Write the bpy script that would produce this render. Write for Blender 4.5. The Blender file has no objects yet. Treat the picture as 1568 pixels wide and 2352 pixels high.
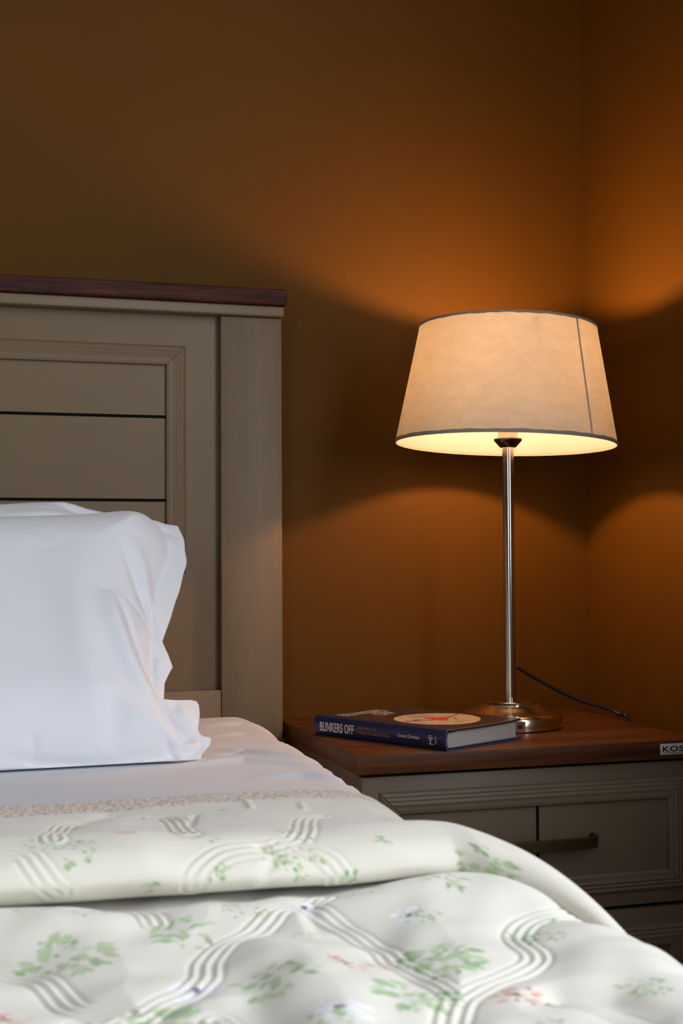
import bpy, bmesh, math, random
import numpy as np
from mathutils import Vector, Matrix
random.seed(7); rng = np.random.default_rng(7)
C = bpy.context.scene.collection
SC = bpy.context.scene

# ------------------------------------------------------------------ camera
FPX, CX, CY = 3060., 784., 1176.
YAW, PITCH, ROLL, HC = math.radians(16.9), .034, .0048, .8
_v = Vector((math.sin(YAW)*math.cos(PITCH), math.cos(YAW)*math.cos(PITCH), math.sin(PITCH)))
_r0 = Vector((math.cos(YAW), -math.sin(YAW), 0)); _u0 = _r0.cross(_v)
_r = _r0*math.cos(ROLL)-_u0*math.sin(ROLL); _u = _u0*math.cos(ROLL)+_r0*math.sin(ROLL)
cam_d = bpy.data.cameras.new('camera'); cam = bpy.data.objects.new('camera', cam_d); C.objects.link(cam)
M = Matrix((_r, _u, -_v)).transposed().to_4x4(); M.translation = Vector((0, 0, HC)); cam.matrix_world = M
cam_d.sensor_fit = 'VERTICAL'; cam_d.sensor_height = 36; cam_d.sensor_width = 24
cam_d.lens = FPX/2352*36; cam_d.clip_start = .02
cam_d.dof.use_dof = True; cam_d.dof.focus_distance = 1.95; cam_d.dof.aperture_fstop = 15
SC.camera = cam
SC.view_settings.view_transform = 'Standard'; SC.view_settings.look = 'None'
SC.view_settings.gamma = 1; SC.view_settings.exposure = 0
SC.view_settings.use_curve_mapping = False

def ray(x, y): return _v + _r*((x-CX)/FPX) - _u*((y-CY)/FPX)
def on_z(x, y, z):
    d = ray(x, y); return Vector((0, 0, HC)) + d*((z-HC)/d.z)
def on_y(x, y, Y):
    d = ray(x, y); return Vector((0, 0, HC)) + d*(Y/d.y)

# ------------------------------------------------------------------ world and light
w = bpy.data.worlds.new('world'); SC.world = w; w.use_nodes = True
bg = w.node_tree.nodes['Background']; bg.inputs[0].default_value = (.75, .87, 1, 1); bg.inputs[1].default_value = 1.0
def area(name, loc, target, sx, sy, power, col):
    l = bpy.data.lights.new(name, 'AREA'); l.shape = 'RECTANGLE'; l.size = sx; l.size_y = sy
    l.energy = power; l.color = col
    o = bpy.data.objects.new(name, l); C.objects.link(o); o.location = loc
    o.rotation_euler = (Vector(target)-Vector(loc)).to_track_quat('-Z', 'Y').to_euler(); return o
# daylight standing in the openings of the right wall's window and the narrow front window
area('window_daylight', (1.15, -.30, 1.50), (0, -.30, 1.50), 2.0, 1.4, 54, (.90, .94, 1))
area('front_window_daylight', (-1.55, -2.39, 1.45), (-1.55, 0, 1.45), .45, 1.5, 24, (.72, .84, 1))

# ------------------------------------------------------------------ helpers
def tag(o, label=None, cat=None, group=None, kind=None):
    if label: o['label'] = label
    if cat: o['category'] = cat
    if group: o['group'] = group
    if kind: o['kind'] = kind
    return o
def empty(name, loc, label, cat):
    o = bpy.data.objects.new(name, None); C.objects.link(o); o.location = loc; o.empty_display_size = .05
    return tag(o, label, cat)
def link(name, me, mats, parent=None, smooth=False, label=None):
    me.name = name
    o = bpy.data.objects.new(name, me); C.objects.link(o)
    for m in (mats if isinstance(mats, (list, tuple)) else [mats]): me.materials.append(m)
    if smooth:
        for p in me.polygons: p.use_smooth = True
    if parent:
        bpy.context.view_layer.update()
        o.parent = parent; o.matrix_parent_inverse = wm(parent).inverted()
    if label: o['label'] = label
    return o
def wm(o):
    m = o.matrix_basis.copy()
    return (wm(o.parent) @ o.matrix_parent_inverse @ m) if o.parent else m
def from_bm(name, bm, mats, parent=None, smooth=False, label=None):
    bmesh.ops.recalc_face_normals(bm, faces=bm.faces)
    me = bpy.data.meshes.new(name); bm.to_mesh(me); bm.free()
    return link(name, me, mats, parent, smooth, label)
def auto_smooth(o, ang=35):
    me = o.data
    for p in me.polygons: p.use_smooth = True
    bm = bmesh.new(); bm.from_mesh(me)
    for e in bm.edges:
        if len(e.link_faces) == 2 and e.calc_face_angle(0) > math.radians(ang): e.smooth = False
    bm.to_mesh(me); bm.free()
def add_box(bm, x0, x1, y0, y1, z0, z1, bev=0, seg=2, mi=0):
    vs = [bm.verts.new((x, y, z)) for x in (x0, x1) for y in (y0, y1) for z in (z0, z1)]
    q = [(0, 1, 3, 2), (4, 6, 7, 5), (0, 4, 5, 1), (2, 3, 7, 6), (0, 2, 6, 4), (1, 5, 7, 3)]
    fs = [bm.faces.new([vs[i] for i in f]) for f in q]
    for f in fs: f.material_index = mi
    if bev:
        es = list({e for f in fs for e in f.edges})
        r = bmesh.ops.bevel(bm, geom=es, offset=bev, segments=seg, affect='EDGES', profile=.5)
        for f in r['faces']: f.material_index = mi
def box(name, b, mat, parent=None, bev=.001, seg=2, label=None):
    bm = bmesh.new(); add_box(bm, *b, bev=bev, seg=seg)
    o = from_bm(name, bm, mat, parent, label=label); auto_smooth(o, 50); return o
def lathe(bm, prof, c, n=72, tilt=None, closed=False):
    rows = []
    for (r, z) in prof:
        row = []
        for k in range(n):
            a = 2*math.pi*k/n; p = Vector((r*math.cos(a), r*math.sin(a), z))
            if tilt: p = tilt @ p
            row.append(bm.verts.new(p+Vector(c)))
        rows.append(row)
    m = len(rows)
    for i in range(m if closed else m-1):
        A, B = rows[i], rows[(i+1) % m]
        for k in range(n):
            bm.faces.new((A[k], A[(k+1) % n], B[(k+1) % n], B[k]))
    return rows
def cap(bm, row): bm.faces.new(row)
def tube(bm, pts, r, n=10):
    pts = [Vector(p) for p in pts]; rows = []
    up = Vector((0, 0, 1))
    for i, p in enumerate(pts):
        t = (pts[min(i+1, len(pts)-1)]-pts[max(i-1, 0)]).normalized()
        s = t.cross(up)
        if s.length < .1: s = t.cross(Vector((0, 1, 0)))
        s.normalize(); q = s.cross(t)
        rows.append([bm.verts.new(p+(s*math.cos(2*math.pi*k/n)+q*math.sin(2*math.pi*k/n))*r) for k in range(n)])
    for i in range(len(rows)-1):
        for k in range(n):
            bm.faces.new((rows[i][k], rows[i][(k+1) % n], rows[i+1][(k+1) % n], rows[i+1][k]))
    bm.faces.new(rows[0]); bm.faces.new(rows[-1])
def spline(pts, n=12):
    P = [Vector(p) for p in pts]; out = []
    for i in range(len(P)-1):
        p0, p1, p2, p3 = P[max(i-1, 0)], P[i], P[i+1], P[min(i+2, len(P)-1)]
        for k in range(n):
            t = k/n
            out.append(.5*((2*p1)+(p2-p0)*t+(2*p0-5*p1+4*p2-p3)*t*t+(3*p1-p0-3*p2+p3)*t**3))
    out.append(P[-1]); return out
def grid_mesh(name, V, mats, parent=None, col=None, wrap_v=False, faces_mat=None, label=None):
    """V: (m,n,3) array"""
    m, n = V.shape[:2]
    idx = np.arange(m*n).reshape(m, n)
    a = idx[:-1, :-1]; b = idx[:-1, 1:]; c = idx[1:, 1:]; d = idx[1:, :-1]
    F = np.stack([a, b, c, d], -1).reshape(-1, 4)
    if wrap_v:
        e = np.stack([idx[-1, :-1], idx[-1, 1:], idx[0, 1:], idx[0, :-1]], -1); F = np.vstack([F, e])
    me = bpy.data.meshes.new(name)
    me.vertices.add(m*n); me.vertices.foreach_set('co', V.reshape(-1).astype(np.float32))
    me.loops.add(F.size); me.loops.foreach_set('vertex_index', F.reshape(-1).astype(np.int32))
    me.polygons.add(len(F)); me.polygons.foreach_set('loop_start', np.arange(0, F.size, 4, dtype=np.int32))
    me.polygons.foreach_set('loop_total', np.full(len(F), 4, dtype=np.int32))
    if faces_mat is not None: me.polygons.foreach_set('material_index', faces_mat.astype(np.int32))
    me.update(calc_edges=True); me.validate()
    if col is not None:
        at = me.color_attributes.new('print', 'FLOAT_COLOR', 'POINT')
        cc = np.ones((m*n, 4), np.float32); cc[:, :3] = col.reshape(-1, 3); at.data.foreach_set('color', cc.reshape(-1))
    return link(name, me, mats, parent, True, label)
def dpoly(P, poly):
    """signed distance from points P (N,2) to polyline, and nearest abs distance"""
    best = np.full(len(P), 1e9); sg = np.zeros(len(P))
    for i in range(len(poly)-1):
        a = np.array(poly[i]); b = np.array(poly[i+1]); ab = b-a; L = ab@ab+1e-12
        ap = P-a; t = np.clip(ap@ab/L, 0, 1); q = ap-t[:, None]*ab; d = np.hypot(q[:, 0], q[:, 1])
        s = np.sign(ab[0]*ap[:, 1]-ab[1]*ap[:, 0]); k = d < best
        best[k] = d[k]; sg[k] = s[k]
    return best*np.where(sg == 0, 1, sg)

def taper(P, poly):
    A = np.array(poly); sl = np.concatenate([[0], np.cumsum(np.hypot(*np.diff(A, axis=0).T))]); best = np.full(len(P), 1e9); tt = np.zeros(len(P))
    for i in range(len(A)-1):
        ab = A[i+1]-A[i]; ap = P-A[i]; t = np.clip(ap@ab/(ab@ab+1e-12), 0, 1); q = ap-t[:, None]*ab; d = np.hypot(q[:, 0], q[:, 1])
        k = d < best; best[k] = d[k]; tt[k] = (sl[i]+t[k]*(sl[i+1]-sl[i]))/sl[-1]
    return np.sin(np.pi*tt)**.8

# ------------------------------------------------------------------ materials
def new_mat(name):
    m = bpy.data.materials.new(name); m.use_nodes = True
    return m, m.node_tree.nodes, m.node_tree.links, m.node_tree.nodes['Principled BSDF']
def plain(name, col, rough=.5, metal=0, spec=.5, bump=0, bscale=200, vary=0, vscale=20, stretch=(1, 1, 1)):
    m, N, L, P = new_mat(name)
    P.inputs['Base Color'].default_value = (*col, 1); P.inputs['Roughness'].default_value = rough
    P.inputs['Metallic'].default_value = metal; P.inputs['Specular IOR Level'].default_value = spec
    tc = N.new('ShaderNodeTexCoord'); mp = N.new('ShaderNodeMapping'); L.new(tc.outputs['Object'], mp.inputs[0])
    mp.inputs['Scale'].default_value = stretch
    if vary:
        n = N.new('ShaderNodeTexNoise'); n.inputs['Scale'].default_value = vscale; n.inputs['Detail'].default_value = 6
        L.new(mp.outputs[0], n.inputs[0])
        r = N.new('ShaderNodeValToRGB'); L.new(n.outputs[0], r.inputs[0])
        r.color_ramp.elements[0].position = .3; r.color_ramp.elements[1].position = .7
        r.color_ramp.elements[0].color = (*[c*(1-vary) for c in col], 1)
        r.color_ramp.elements[1].color = (*[min(1, c*(1+vary)) for c in col], 1)
        L.new(r.outputs[0], P.inputs['Base Color'])
    if bump:
        n2 = N.new('ShaderNodeTexNoise'); n2.inputs['Scale'].default_value = bscale; n2.inputs['Detail'].default_value = 3
        L.new(mp.outputs[0], n2.inputs[0]); b = N.new('ShaderNodeBump'); b.inputs['Strength'].default_value = bump
        b.inputs['Distance'].default_value = .001
        L.new(n2.outputs[0], b.inputs['Height']); L.new(b.outputs[0], P.inputs['Normal'])
    return m
def wood(name, c0, c1, rough, axis, scale=60):
    m, N, L, P = new_mat(name)
    tc = N.new('ShaderNodeTexCoord'); mp = N.new('ShaderNodeMapping'); L.new(tc.outputs['Object'], mp.inputs[0])
    st = [1, 1, 1]; st[axis] = .06; mp.inputs['Scale'].default_value = st
    n = N.new('ShaderNodeTexNoise'); n.inputs['Scale'].default_value = scale; n.inputs['Detail'].default_value = 8
    n.inputs['Roughness'].default_value = .65; n.inputs['Distortion'].default_value = .6
    L.new(mp.outputs[0], n.inputs[0])
    n2 = N.new('ShaderNodeTexNoise'); n2.inputs['Scale'].default_value = scale*.25; n2.inputs['Detail'].default_value = 3
    L.new(mp.outputs[0], n2.inputs[0])
    mx = N.new('ShaderNodeMath'); mx.operation = 'MULTIPLY_ADD'; mx.inputs[1].default_value = .5
    h = N.new('ShaderNodeMath'); h.operation = 'MULTIPLY'; h.inputs[1].default_value = .5
    L.new(n.outputs[0], mx.inputs[0]); L.new(n2.outputs[0], h.inputs[0]); L.new(h.outputs[0], mx.inputs[2])
    r = N.new('ShaderNodeValToRGB'); L.new(mx.outputs[0], r.inputs[0])
    r.color_ramp.elements[0].position = .35; r.color_ramp.elements[0].color = (*c0, 1)
    r.color_ramp.elements[1].position = .65; r.color_ramp.elements[1].color = (*c1, 1)
    L.new(r.outputs[0], P.inputs['Base Color']); P.inputs['Roughness'].default_value = rough; P.inputs['Specular IOR Level'].default_value = .22
    b = N.new('ShaderNodeBump'); b.inputs['Strength'].default_value = .06; b.inputs['Distance'].default_value = .001
    L.new(n.outputs[0], b.inputs['Height']); L.new(b.outputs[0], P.inputs['Normal'])
    return m
def cloth(name, col, rough=.9, weave=900, bump=.15, attr=False, sheen=.2):
    m, N, L, P = new_mat(name)
    P.inputs['Roughness'].default_value = rough; P.inputs['Specular IOR Level'].default_value = .2
    P.inputs['Sheen Weight'].default_value = sheen; P.inputs['Sheen Roughness'].default_value = .5
    P.inputs['Base Color'].default_value = (*col, 1)
    if attr:
        a = N.new('ShaderNodeAttribute'); a.attribute_name = 'print'; L.new(a.outputs['Color'], P.inputs['Base Color'])
    tc = N.new('ShaderNodeTexCoord'); n = N.new('ShaderNodeTexNoise'); n.inputs['Scale'].default_value = weave
    n.inputs['Detail'].default_value = 2
    L.new(tc.outputs['Object'], n.inputs[0]); b = N.new('ShaderNodeBump'); b.inputs['Strength'].default_value = bump
    b.inputs['Distance'].default_value = .0006; L.new(n.outputs[0], b.inputs['Height']); L.new(b.outputs[0], P.inputs['Normal'])
    return m

def wall_mat(name, col):
    m, N, L, P = new_mat(name)
    tc = N.new('ShaderNodeTexCoord')
    n = N.new('ShaderNodeTexNoise'); n.inputs['Scale'].default_value = 350; n.inputs['Detail'].default_value = 3
    L.new(tc.outputs['Object'], n.inputs[0])
    n2 = N.new('ShaderNodeTexNoise'); n2.inputs['Scale'].default_value = 3; n2.inputs['Detail'].default_value = 3
    L.new(tc.outputs['Object'], n2.inputs[0])
    r = N.new('ShaderNodeValToRGB'); L.new(n2.outputs[0], r.inputs[0])
    r.color_ramp.elements[0].position = .3; r.color_ramp.elements[1].position = .7
    r.color_ramp.elements[0].color = (*[c*.95 for c in col], 1); r.color_ramp.elements[1].color = (*[c*1.05 for c in col], 1)
    L.new(r.outputs[0], P.inputs['Base Color'])
    b = N.new('ShaderNodeBump'); b.inputs['Strength'].default_value = .12; b.inputs['Distance'].default_value = .0008
    L.new(n.outputs[0], b.inputs['Height']); L.new(b.outputs[0], P.inputs['Normal'])
    P.inputs['Roughness'].default_value = .6; P.inputs['Specular IOR Level'].default_value = .12
    return m

WALL = wall_mat('ochre_wall_paint', (.102, .0415, .0030))
CEIL = plain('ceiling_paint', (.6, .57, .5), .9, bump=.05)
FLOOR = wood('floor_wood', (.06, .03, .015), (.12, .06, .03), .4, 1, 20)
GREIGE = plain('taupe_lacquer', (.184, .127, .071), .42, spec=.28, bump=.04, bscale=300, vary=.04, vscale=6)
GREIGE_V = wood('taupe_lacquer_grain', (.168, .119, .071), (.196, .141, .086), .45, 2, 200)
GREIGE_D = plain('drawer_lacquer', (.150, .110, .072), .42, spec=.35, bump=.04, bscale=300, vary=.05, vscale=12)
BLACK = plain('black_groove_and_gap_shade', (.005, .006, .005), .9, spec=.08)
CAPWOOD = wood('mahogany_cap', (.020, .006, .004), (.105, .029, .013), .65, 0, 230)
TOPWOOD = wood('mahogany_top', (.042, .013, .004), (.132, .046, .015), .42, 0, 110)
WHITE = cloth('white_cotton', (.79, .80, .85), weave=1500, bump=.06)
SHEET = cloth('white_sheet_cotton', (.62, .625, .675), weave=1500, bump=.06)
QUILT = cloth('printed_quilt_cotton', (.8, .77, .7), attr=True, weave=900, bump=.08)
CHROME = plain('chrome', (.80, .78, .75), .10, metal=1)
NICKEL = plain('brushed_steel', (.62, .58, .52), .17, metal=1)
BRUSH = plain('brushed_nickel', (.76, .63, .45), .19, metal=1)
BRASS = plain('antique_brass', (.17, .125, .06), .38, metal=1)
CORD = plain('black_rubber', (.008, .008, .009), .45)

# ------------------------------------------------------------------ room shell
YW, XW = 2.06, 1.0613
XL, YF, ZC = -2.6, -2.3, 2.7
def structure(name, b, mat):
    bm = bmesh.new(); add_box(bm, *b); o = from_bm(name, bm, mat); o['kind'] = 'structure'; return o
structure('floor', (XL-.1, XW+.1, YF-.1, YW+.1, -.1, 0), FLOOR)
structure('ceiling', (XL-.1, XW+.1, YF-.1, YW+.1, ZC, ZC+.1), CEIL)
structure('wall_back', (XL-.1, XW+.1, YW, YW+.1, 0, ZC), WALL)
structure('wall_left', (XL-.1, XL, YF, YW, 0, ZC), WALL)
FR = plain('window_frame_white', (.7, .7, .7), .4)
def wall_with_opening(name, wname, along, c0, c1, a0, a1, w0, w1, s0, s1):
    # along 'y': the wall spans Y a0..a1 and is c0..c1 thick in X; along 'x' the other way round
    bm = bmesh.new(); fm = bmesh.new(); f = .05
    def put(b, p0, p1, z0, z1, q0=c0, q1=c1, bev=0):
        if along == 'y': add_box(b, q0, q1, p0, p1, z0, z1, bev=bev)
        else: add_box(b, p0, p1, q0, q1, z0, z1, bev=bev)
    put(bm, a0, w0, 0, ZC); put(bm, w1, a1, 0, ZC); put(bm, w0, w1, 0, s0); put(bm, w0, w1, s1, ZC)
    m0, m1 = c0+.03, c1-.03
    for p0, p1, z0, z1 in ((w0, w0+f, s0, s1), (w1-f, w1, s0, s1), (w0+f, w1-f, s0, s0+f), (w0+f, w1-f, s1-f, s1)):
        put(fm, p0, p1, z0, z1, m0, m1, bev=.002)
    o = from_bm(name, bm, WALL); o['kind'] = 'structure'
    o = from_bm(wname, fm, FR); o['kind'] = 'structure'
wall_with_opening('wall_right', 'window_1', 'y', XW, XW+.1, YF, YW, -1.35, .75, .75, 2.25)
wall_with_opening('wall_front', 'window_2', 'x', YF-.1, YF, XL-.1, XW+.1, -1.80, -1.30, .65, 2.25)

# ------------------------------------------------------------------ bed
bed = empty('bed', (-.31, 1.0, 0), 'taupe panelled bed with a mahogany topped headboard against the ochre wall', 'bed')
HL, HR = -1.128, .5066            # headboard outer sides
mid = (HL+HR)/2
def mir(x): return 2*mid-x
def hb(name, b, mat, **k): return box(name, b, mat, bed, **k)
bm = bmesh.new(); add_box(bm, mir(.5118), .5118, 1.963, 2.055, 1.1855, 1.2106, bev=.004, seg=4)
auto_smooth(from_bm('headboard_cap', bm, CAPWOOD, bed, label='dark mahogany top rail'))
hb('cornice', (mir(.5088), .5088, 1.9706, 2.052, 1.1687, 1.1850), GREIGE, bev=.0025, seg=3)
hb('post', (.4114, HR, 1.980, 2.050, 0.0, 1.1680), GREIGE_V, bev=.0012)
hb('post', (HL, mir(.4114), 1.980, 2.050, 0.0, 1.1680), GREIGE_V, bev=.0012)
hb('bottom_rail', (mir(.4108), .4108, 1.9803, 2.045, .28, .6008), GREIGE, bev=.0012)
# recessed panel with its black horizontal grooves and a soft cove beside the post
bm = bmesh.new()
ix0, ix1, iz0, iz1 = mir(.3298), .3298, .8090, 1.0902
add_box(bm, mir(.4110), .4110, 1.9963, 2.04, .6010, 1.1685)
add_box(bm, ix0, ix1, 1.9955, 1.9970, iz0, iz1)
for gz in (1.0130, .8870): add_box(bm, ix0, ix1+.0006, 1.9950, 1.9962, gz-.0022, gz+.0022, mi=1)
auto_smooth(from_bm('headboard_panel', bm, [GREIGE, BLACK], bed, label='recessed panel with thin black horizontal grooves'))
# picture-frame moulding: profile (distance in from outer edge, height)
PROF = [(0, 0), (.0008, .0030), (.0020, .0042)]
for _k in range(1, 26):
    _d = .0020+.0007*_k; PROF.append((_d, .0042+.0034*_k/25-.00055*math.cos(2*math.pi*_k/8.33)+.00055))
PROF += [(.0200, .0074), (.0225, .0078), (.0296, .0070), (.0303, .0062), (.0306, -.0005)]
def moulding(parent, x0, x1, z0, z1, ybase, mat, s=1.0, mitre=.0004):
    """four mitred lengths; outer rectangle x0..x1, z0..z1, standing forward (-Y) from ybase"""
    sides = [((x0, z1), (x1, z1), (0, -1)), ((x1, z1), (x1, z0), (-1, 0)), ((x1, z0), (x0, z0), (0, 1)), ((x0, z0), (x0, z1), (1, 0))]
    for (a, b, n) in sides:
        a = Vector(a); b = Vector(b); n = Vector(n); t = (b-a).normalized(); bm = bmesh.new(); R = []
        for end, sg in ((a, 1), (b, -1)):
            row = []
            for (d, h) in PROF:
                p = end+n*(d*s)+t*sg*(d*s+mitre)
                row.append(bm.verts.new((p.x, ybase-h*s, p.y)))
            R.append(row)
        m_ = len(PROF)
        for i in range(m_-1): bm.faces.new((R[0][i], R[0][i+1], R[1][i+1], R[1][i]))
        bm.faces.new((R[0][m_-1], R[0][0], R[1][0], R[1][m_-1])); bm.faces.new(R[0]); bm.faces.new(R[1])
        auto_smooth(from_bm('moulding', bm, mat, parent), 50)
moulding(bed, mir(.3604), .3604, .7775, 1.1218, 1.9963, GREIGE)
hb('side_rail', (.390, .415, .02, 1.978, .10, .285), GREIGE); hb('side_rail', (mir(.440), mir(.415), .02, 1.978, .10, .285), GREIGE)
hb('mattress_base', (mir(.414), .389, .02, 1.975, .270, .3345), GREIGE)
hb('footboard', (mir(.440), .415, -.03, .018, 0, .30), GREIGE)

# ------------------------------------------------------------------ mattress dressed in its sheet
def rounded_box_verts(nx, ny, nz, lo, hi, R):
    bm = bmesh.new(); lo = np.array(lo); hi = np.array(hi)
    def axis(n, a, b, fine): 
        core = np.linspace(a+R, b-R, n); e = np.linspace(0, R, 7)[:-1]
        return np.concatenate([a+e, core, (b-e)[::-1]])
    A = [axis(nx, lo[0], hi[0], 1), axis(ny, lo[1], hi[1], 1), axis(nz, lo[2], hi[2], 1)]
    A[0] = np.concatenate([A[0][A[0] < -.12], np.arange(-.12, hi[0]-R, .0028), hi[0]-np.linspace(0, R, 9)[::-1]])
    A[1] = np.concatenate([A[1][A[1] < 1.08], np.arange(1.08, hi[1]-R, .0032), hi[1]-np.linspace(0, R, 9)[::-1]])
    cache = {}
    def vert(i, j, k):
        key = (i, j, k)
        if key not in cache:
            p = np.array([A[0][i], A[1][j], A[2][k]]); q = np.clip(p, lo+R, hi-R); d = p-q
            # cube-to-sphere mapping keeps flats flat
            L = np.linalg.norm(d); mxd = np.abs(d).max()
            if L > 1e-9: p = q+d/L*mxd
            cache[key] = bm.verts.new(p)
        return cache[key]
    n = [len(a)-1 for a in A]
    for k in (0, n[2]):
        for i in range(n[0]):
            for j in range(n[1]): bm.faces.new((vert(i, j, k), vert(i+1, j, k), vert(i+1, j+1, k), vert(i, j+1, k)))
    for j in (0, n[1]):
        for i in range(n[0]):
            for k in range(n[2]): bm.faces.new((vert(i, j, k), vert(i+1, j, k), vert(i+1, j, k+1), vert(i, j, k+1)))
    for i in (0, n[0]):
        for j in range(n[1]):
            for k in range(n[2]): bm.faces.new((vert(i, j, k), vert(i, j+1, k), vert(i, j+1, k+1), vert(i, j, k+1)))
    return bm
ZS = .567
bm = rounded_box_verts(60, 80, 12, (-1.07, .03, .335), (.462, 1.974, ZS), .055)
for v in bm.verts: v.co.x -= 0
co = np.array([v.co[:] for v in bm.verts])
Yv = co[:, 1]
edge = np.interp(Yv, [0, .6, .9, 1.24, 1.5, 1.95], [.325, .325, .355, .432, .451, .470])   # where the sheet's side bulges to, along the bed
wgt = np.clip((co[:, 0]-.0)/.45, 0, 1)
co[:, 0] += (edge-.462)*wgt
def zpoly(pts, z): return [tuple(on_z(x, y, z)[:2]) for x, y in pts]
wr = [([(440, 1668), (560, 1664), (660, 1672)], .0022, .010), ([(470, 1700), (600, 1706), (740, 1716)], .0020, .008),
      ([(480, 1722), (620, 1738), (760, 1748)], .0026, .009), ([(300, 1775), (560, 1752), (800, 1772)], .0022, .010),
      ([(500, 1735), (640, 1726), (720, 1730)], -.0018, .006), ([(560, 1790), (700, 1788), (850, 1800)], .0024, .010),
      ([(700, 1712), (760, 1758), (810, 1806), (840, 1840)], -.0014, .004), ([(480, 1690), (560, 1684), (640, 1690)], .0015, .007)]
up = co[:, 2] > ZS-.03
for pts, amp, wd in wr:
    d = dpoly(co[:, :2], zpoly(pts, ZS)); co[:, 2] += np.where(up, 3.0*amp*np.exp(-(d/(.75*wd))**2)*taper(co[:, :2], zpoly(pts, ZS)), 0)
co[:, 2] += np.where(up, .0015*np.sin(co[:, 1]*9+co[:, 0]*4), 0)
# gathered edge
co[:, 0] += np.where(co[:, 0] > .38, .0012*np.sin(co[:, 1]*90)*np.sin(co[:, 1]*23), 0)
for v, c in zip(bm.verts, co): v.co = c
auto = from_bm('bed_sheet', bm, SHEET, smooth=True)
tag(auto, 'white fitted sheet stretched over the mattress, creased beside the pillow', 'bed sheet')

# ------------------------------------------------------------------ pillows
PQ = Vector((0, 1.50, ZS)); PS = Vector((0, .30, .29)).normalized(); PN = Vector((0, -PS.z, PS.y))
def on_plane(x, y, q, n):
    d = ray(x, y); o = Vector((0, 0, HC)); return o+d*((q-o).dot(n)/d.dot(n))
def resample(pts, n):
    P = np.array(pts, float); s = np.concatenate([[0], np.cumsum(np.hypot(*np.diff(P, axis=0).T))])
    t = np.linspace(0, s[-1], n); return np.stack([np.interp(t, s, P[:, 0]), np.interp(t, s, P[:, 1])], 1)
def smooth_poly(pts, k=6):
    return [tuple(p[:2]) for p in spline([(x, y, 0) for x, y in pts], k)]
def pillow(name, top, right, bottom, left, q, s, n, core, creases, bulge, back, nu, nv, label, cat, zmin=ZS+.0045, edge_soft=.10):
    T = resample(top, nu); B = resample(bottom, nu); Lf = resample(left, nv); R = resample(right, nv)
    # concentrate columns towards the right-hand end
    u = np.linspace(0, 1, nu)**.75; v = np.linspace(0, 1, nv)
    def at(P, t):
        x = np.linspace(0, 1, len(P)); return np.stack([np.interp(t, x, P[:, 0]), np.interp(t, x, P[:, 1])], -1)
    Tu, Bu = at(T, u), at(B, u); Lv, Rv = at(Lf, v), at(R, v)
    U, Vv = np.meshgrid(u, v); U = U[..., None]; Vv = Vv[..., None]
    G = (1-Vv)*Tu[None]+Vv*Bu[None]+(1-U)*Lv[:, None]+U*Rv[:, None] - ((1-U)*(1-Vv)*T[0]+U*(1-Vv)*T[-1]+(1-U)*Vv*B[0]+U*Vv*B[-1])
    # pixel guide -> metric coordinates in the pillow's own leaning plane
    W = np.zeros(G.shape[:2]+(3,))
    for i in range(G.shape[0]):
        for j in range(G.shape[1]): W[i, j] = on_plane(G[i, j, 0], G[i, j, 1], q, n)[:]
    loc = np.stack([W[..., 0], (W-np.array(q)) @ np.array(s)], -1).reshape(-1, 2)
    to_loc = lambda pts: [((p := on_plane(x, y, q, n)).x, (p-q).dot(s)) for x, y in pts]
    cb = np.array(to_loc(core))
    d = np.abs(dpoly(loc, cb.tolist()))
    # inside test for the stuffed core
    x, y = loc[:, 0], loc[:, 1]; ins = np.zeros(len(loc), bool)
    for i in range(len(cb)):
        x1, y1 = cb[i-1]; x2, y2 = cb[i]
        c = ((y1 > y) != (y2 > y)) & (x < (x2-x1)*(y-y1)/(y2-y1+1e-12)+x1); ins ^= c
    t = np.clip(d/edge_soft, 0, 1); h = np.where(ins, bulge*(1-(1-t)**2.2)**.8, 0)
    cr = np.zeros(len(loc))
    for pts, amp, wd in creases:
        P_ = to_loc(smooth_poly(pts)); dd = dpoly(loc, P_); L = np.array(P_)
        cr += 1.3*amp*np.exp(-(dd/wd)**2)*taper(loc, P_)
    # border distance in grid terms so that the rim closes
    e = np.minimum.reduce([U[..., 0]*3, (1-U[..., 0])*8, Vv[..., 0]*10, (1-Vv[..., 0])*10]).clip(0, 1).reshape(-1)
    rim = .0016*np.sqrt(np.clip(e*4, 0, 1))
    f = h+cr*np.clip(e*3, 0, 1)+rim
    g = np.where(ins, back*(1-(1-t)**2.2)**.8, 0)+rim - cr*np.clip(e*3, 0, 1)*.9
    N_ = np.array(n)
    Fv = W+f.reshape(W.shape[:2])[..., None]*N_; Bv = W-g.reshape(W.shape[:2])[..., None]*N_
    Fv[..., 2] = np.maximum(Fv[..., 2], zmin+.0005*U[..., 0]); Bv[..., 2] = np.maximum(Bv[..., 2], zmin)
    rows = np.concatenate([Fv, Bv[:, ::-1]], 1)         # loop around left/right rims
    o = grid_mesh(name, rows, WHITE)
    bm = bmesh.new(); bm.from_mesh(o.data); bmesh.ops.remove_doubles(bm, verts=bm.verts, dist=.00005)
    # close the left seam and the top and bottom
    es = [e_ for e_ in bm.edges if len(e_.link_faces) == 1]
    bmesh.ops.holes_fill(bm, edges=es, sides=0)
    bmesh.ops.recalc_face_normals(bm, faces=bm.faces); bm.to_mesh(o.data); bm.free()
    for p in o.data.polygons: p.use_smooth = True
    return tag(o, label, cat)
top = [(-560, 1232), (-300, 1206), (0, 1199), (110, 1199), (180, 1193), (260, 1186), (305, 1185), (357, 1195), (380, 1203), (408, 1207)]
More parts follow.
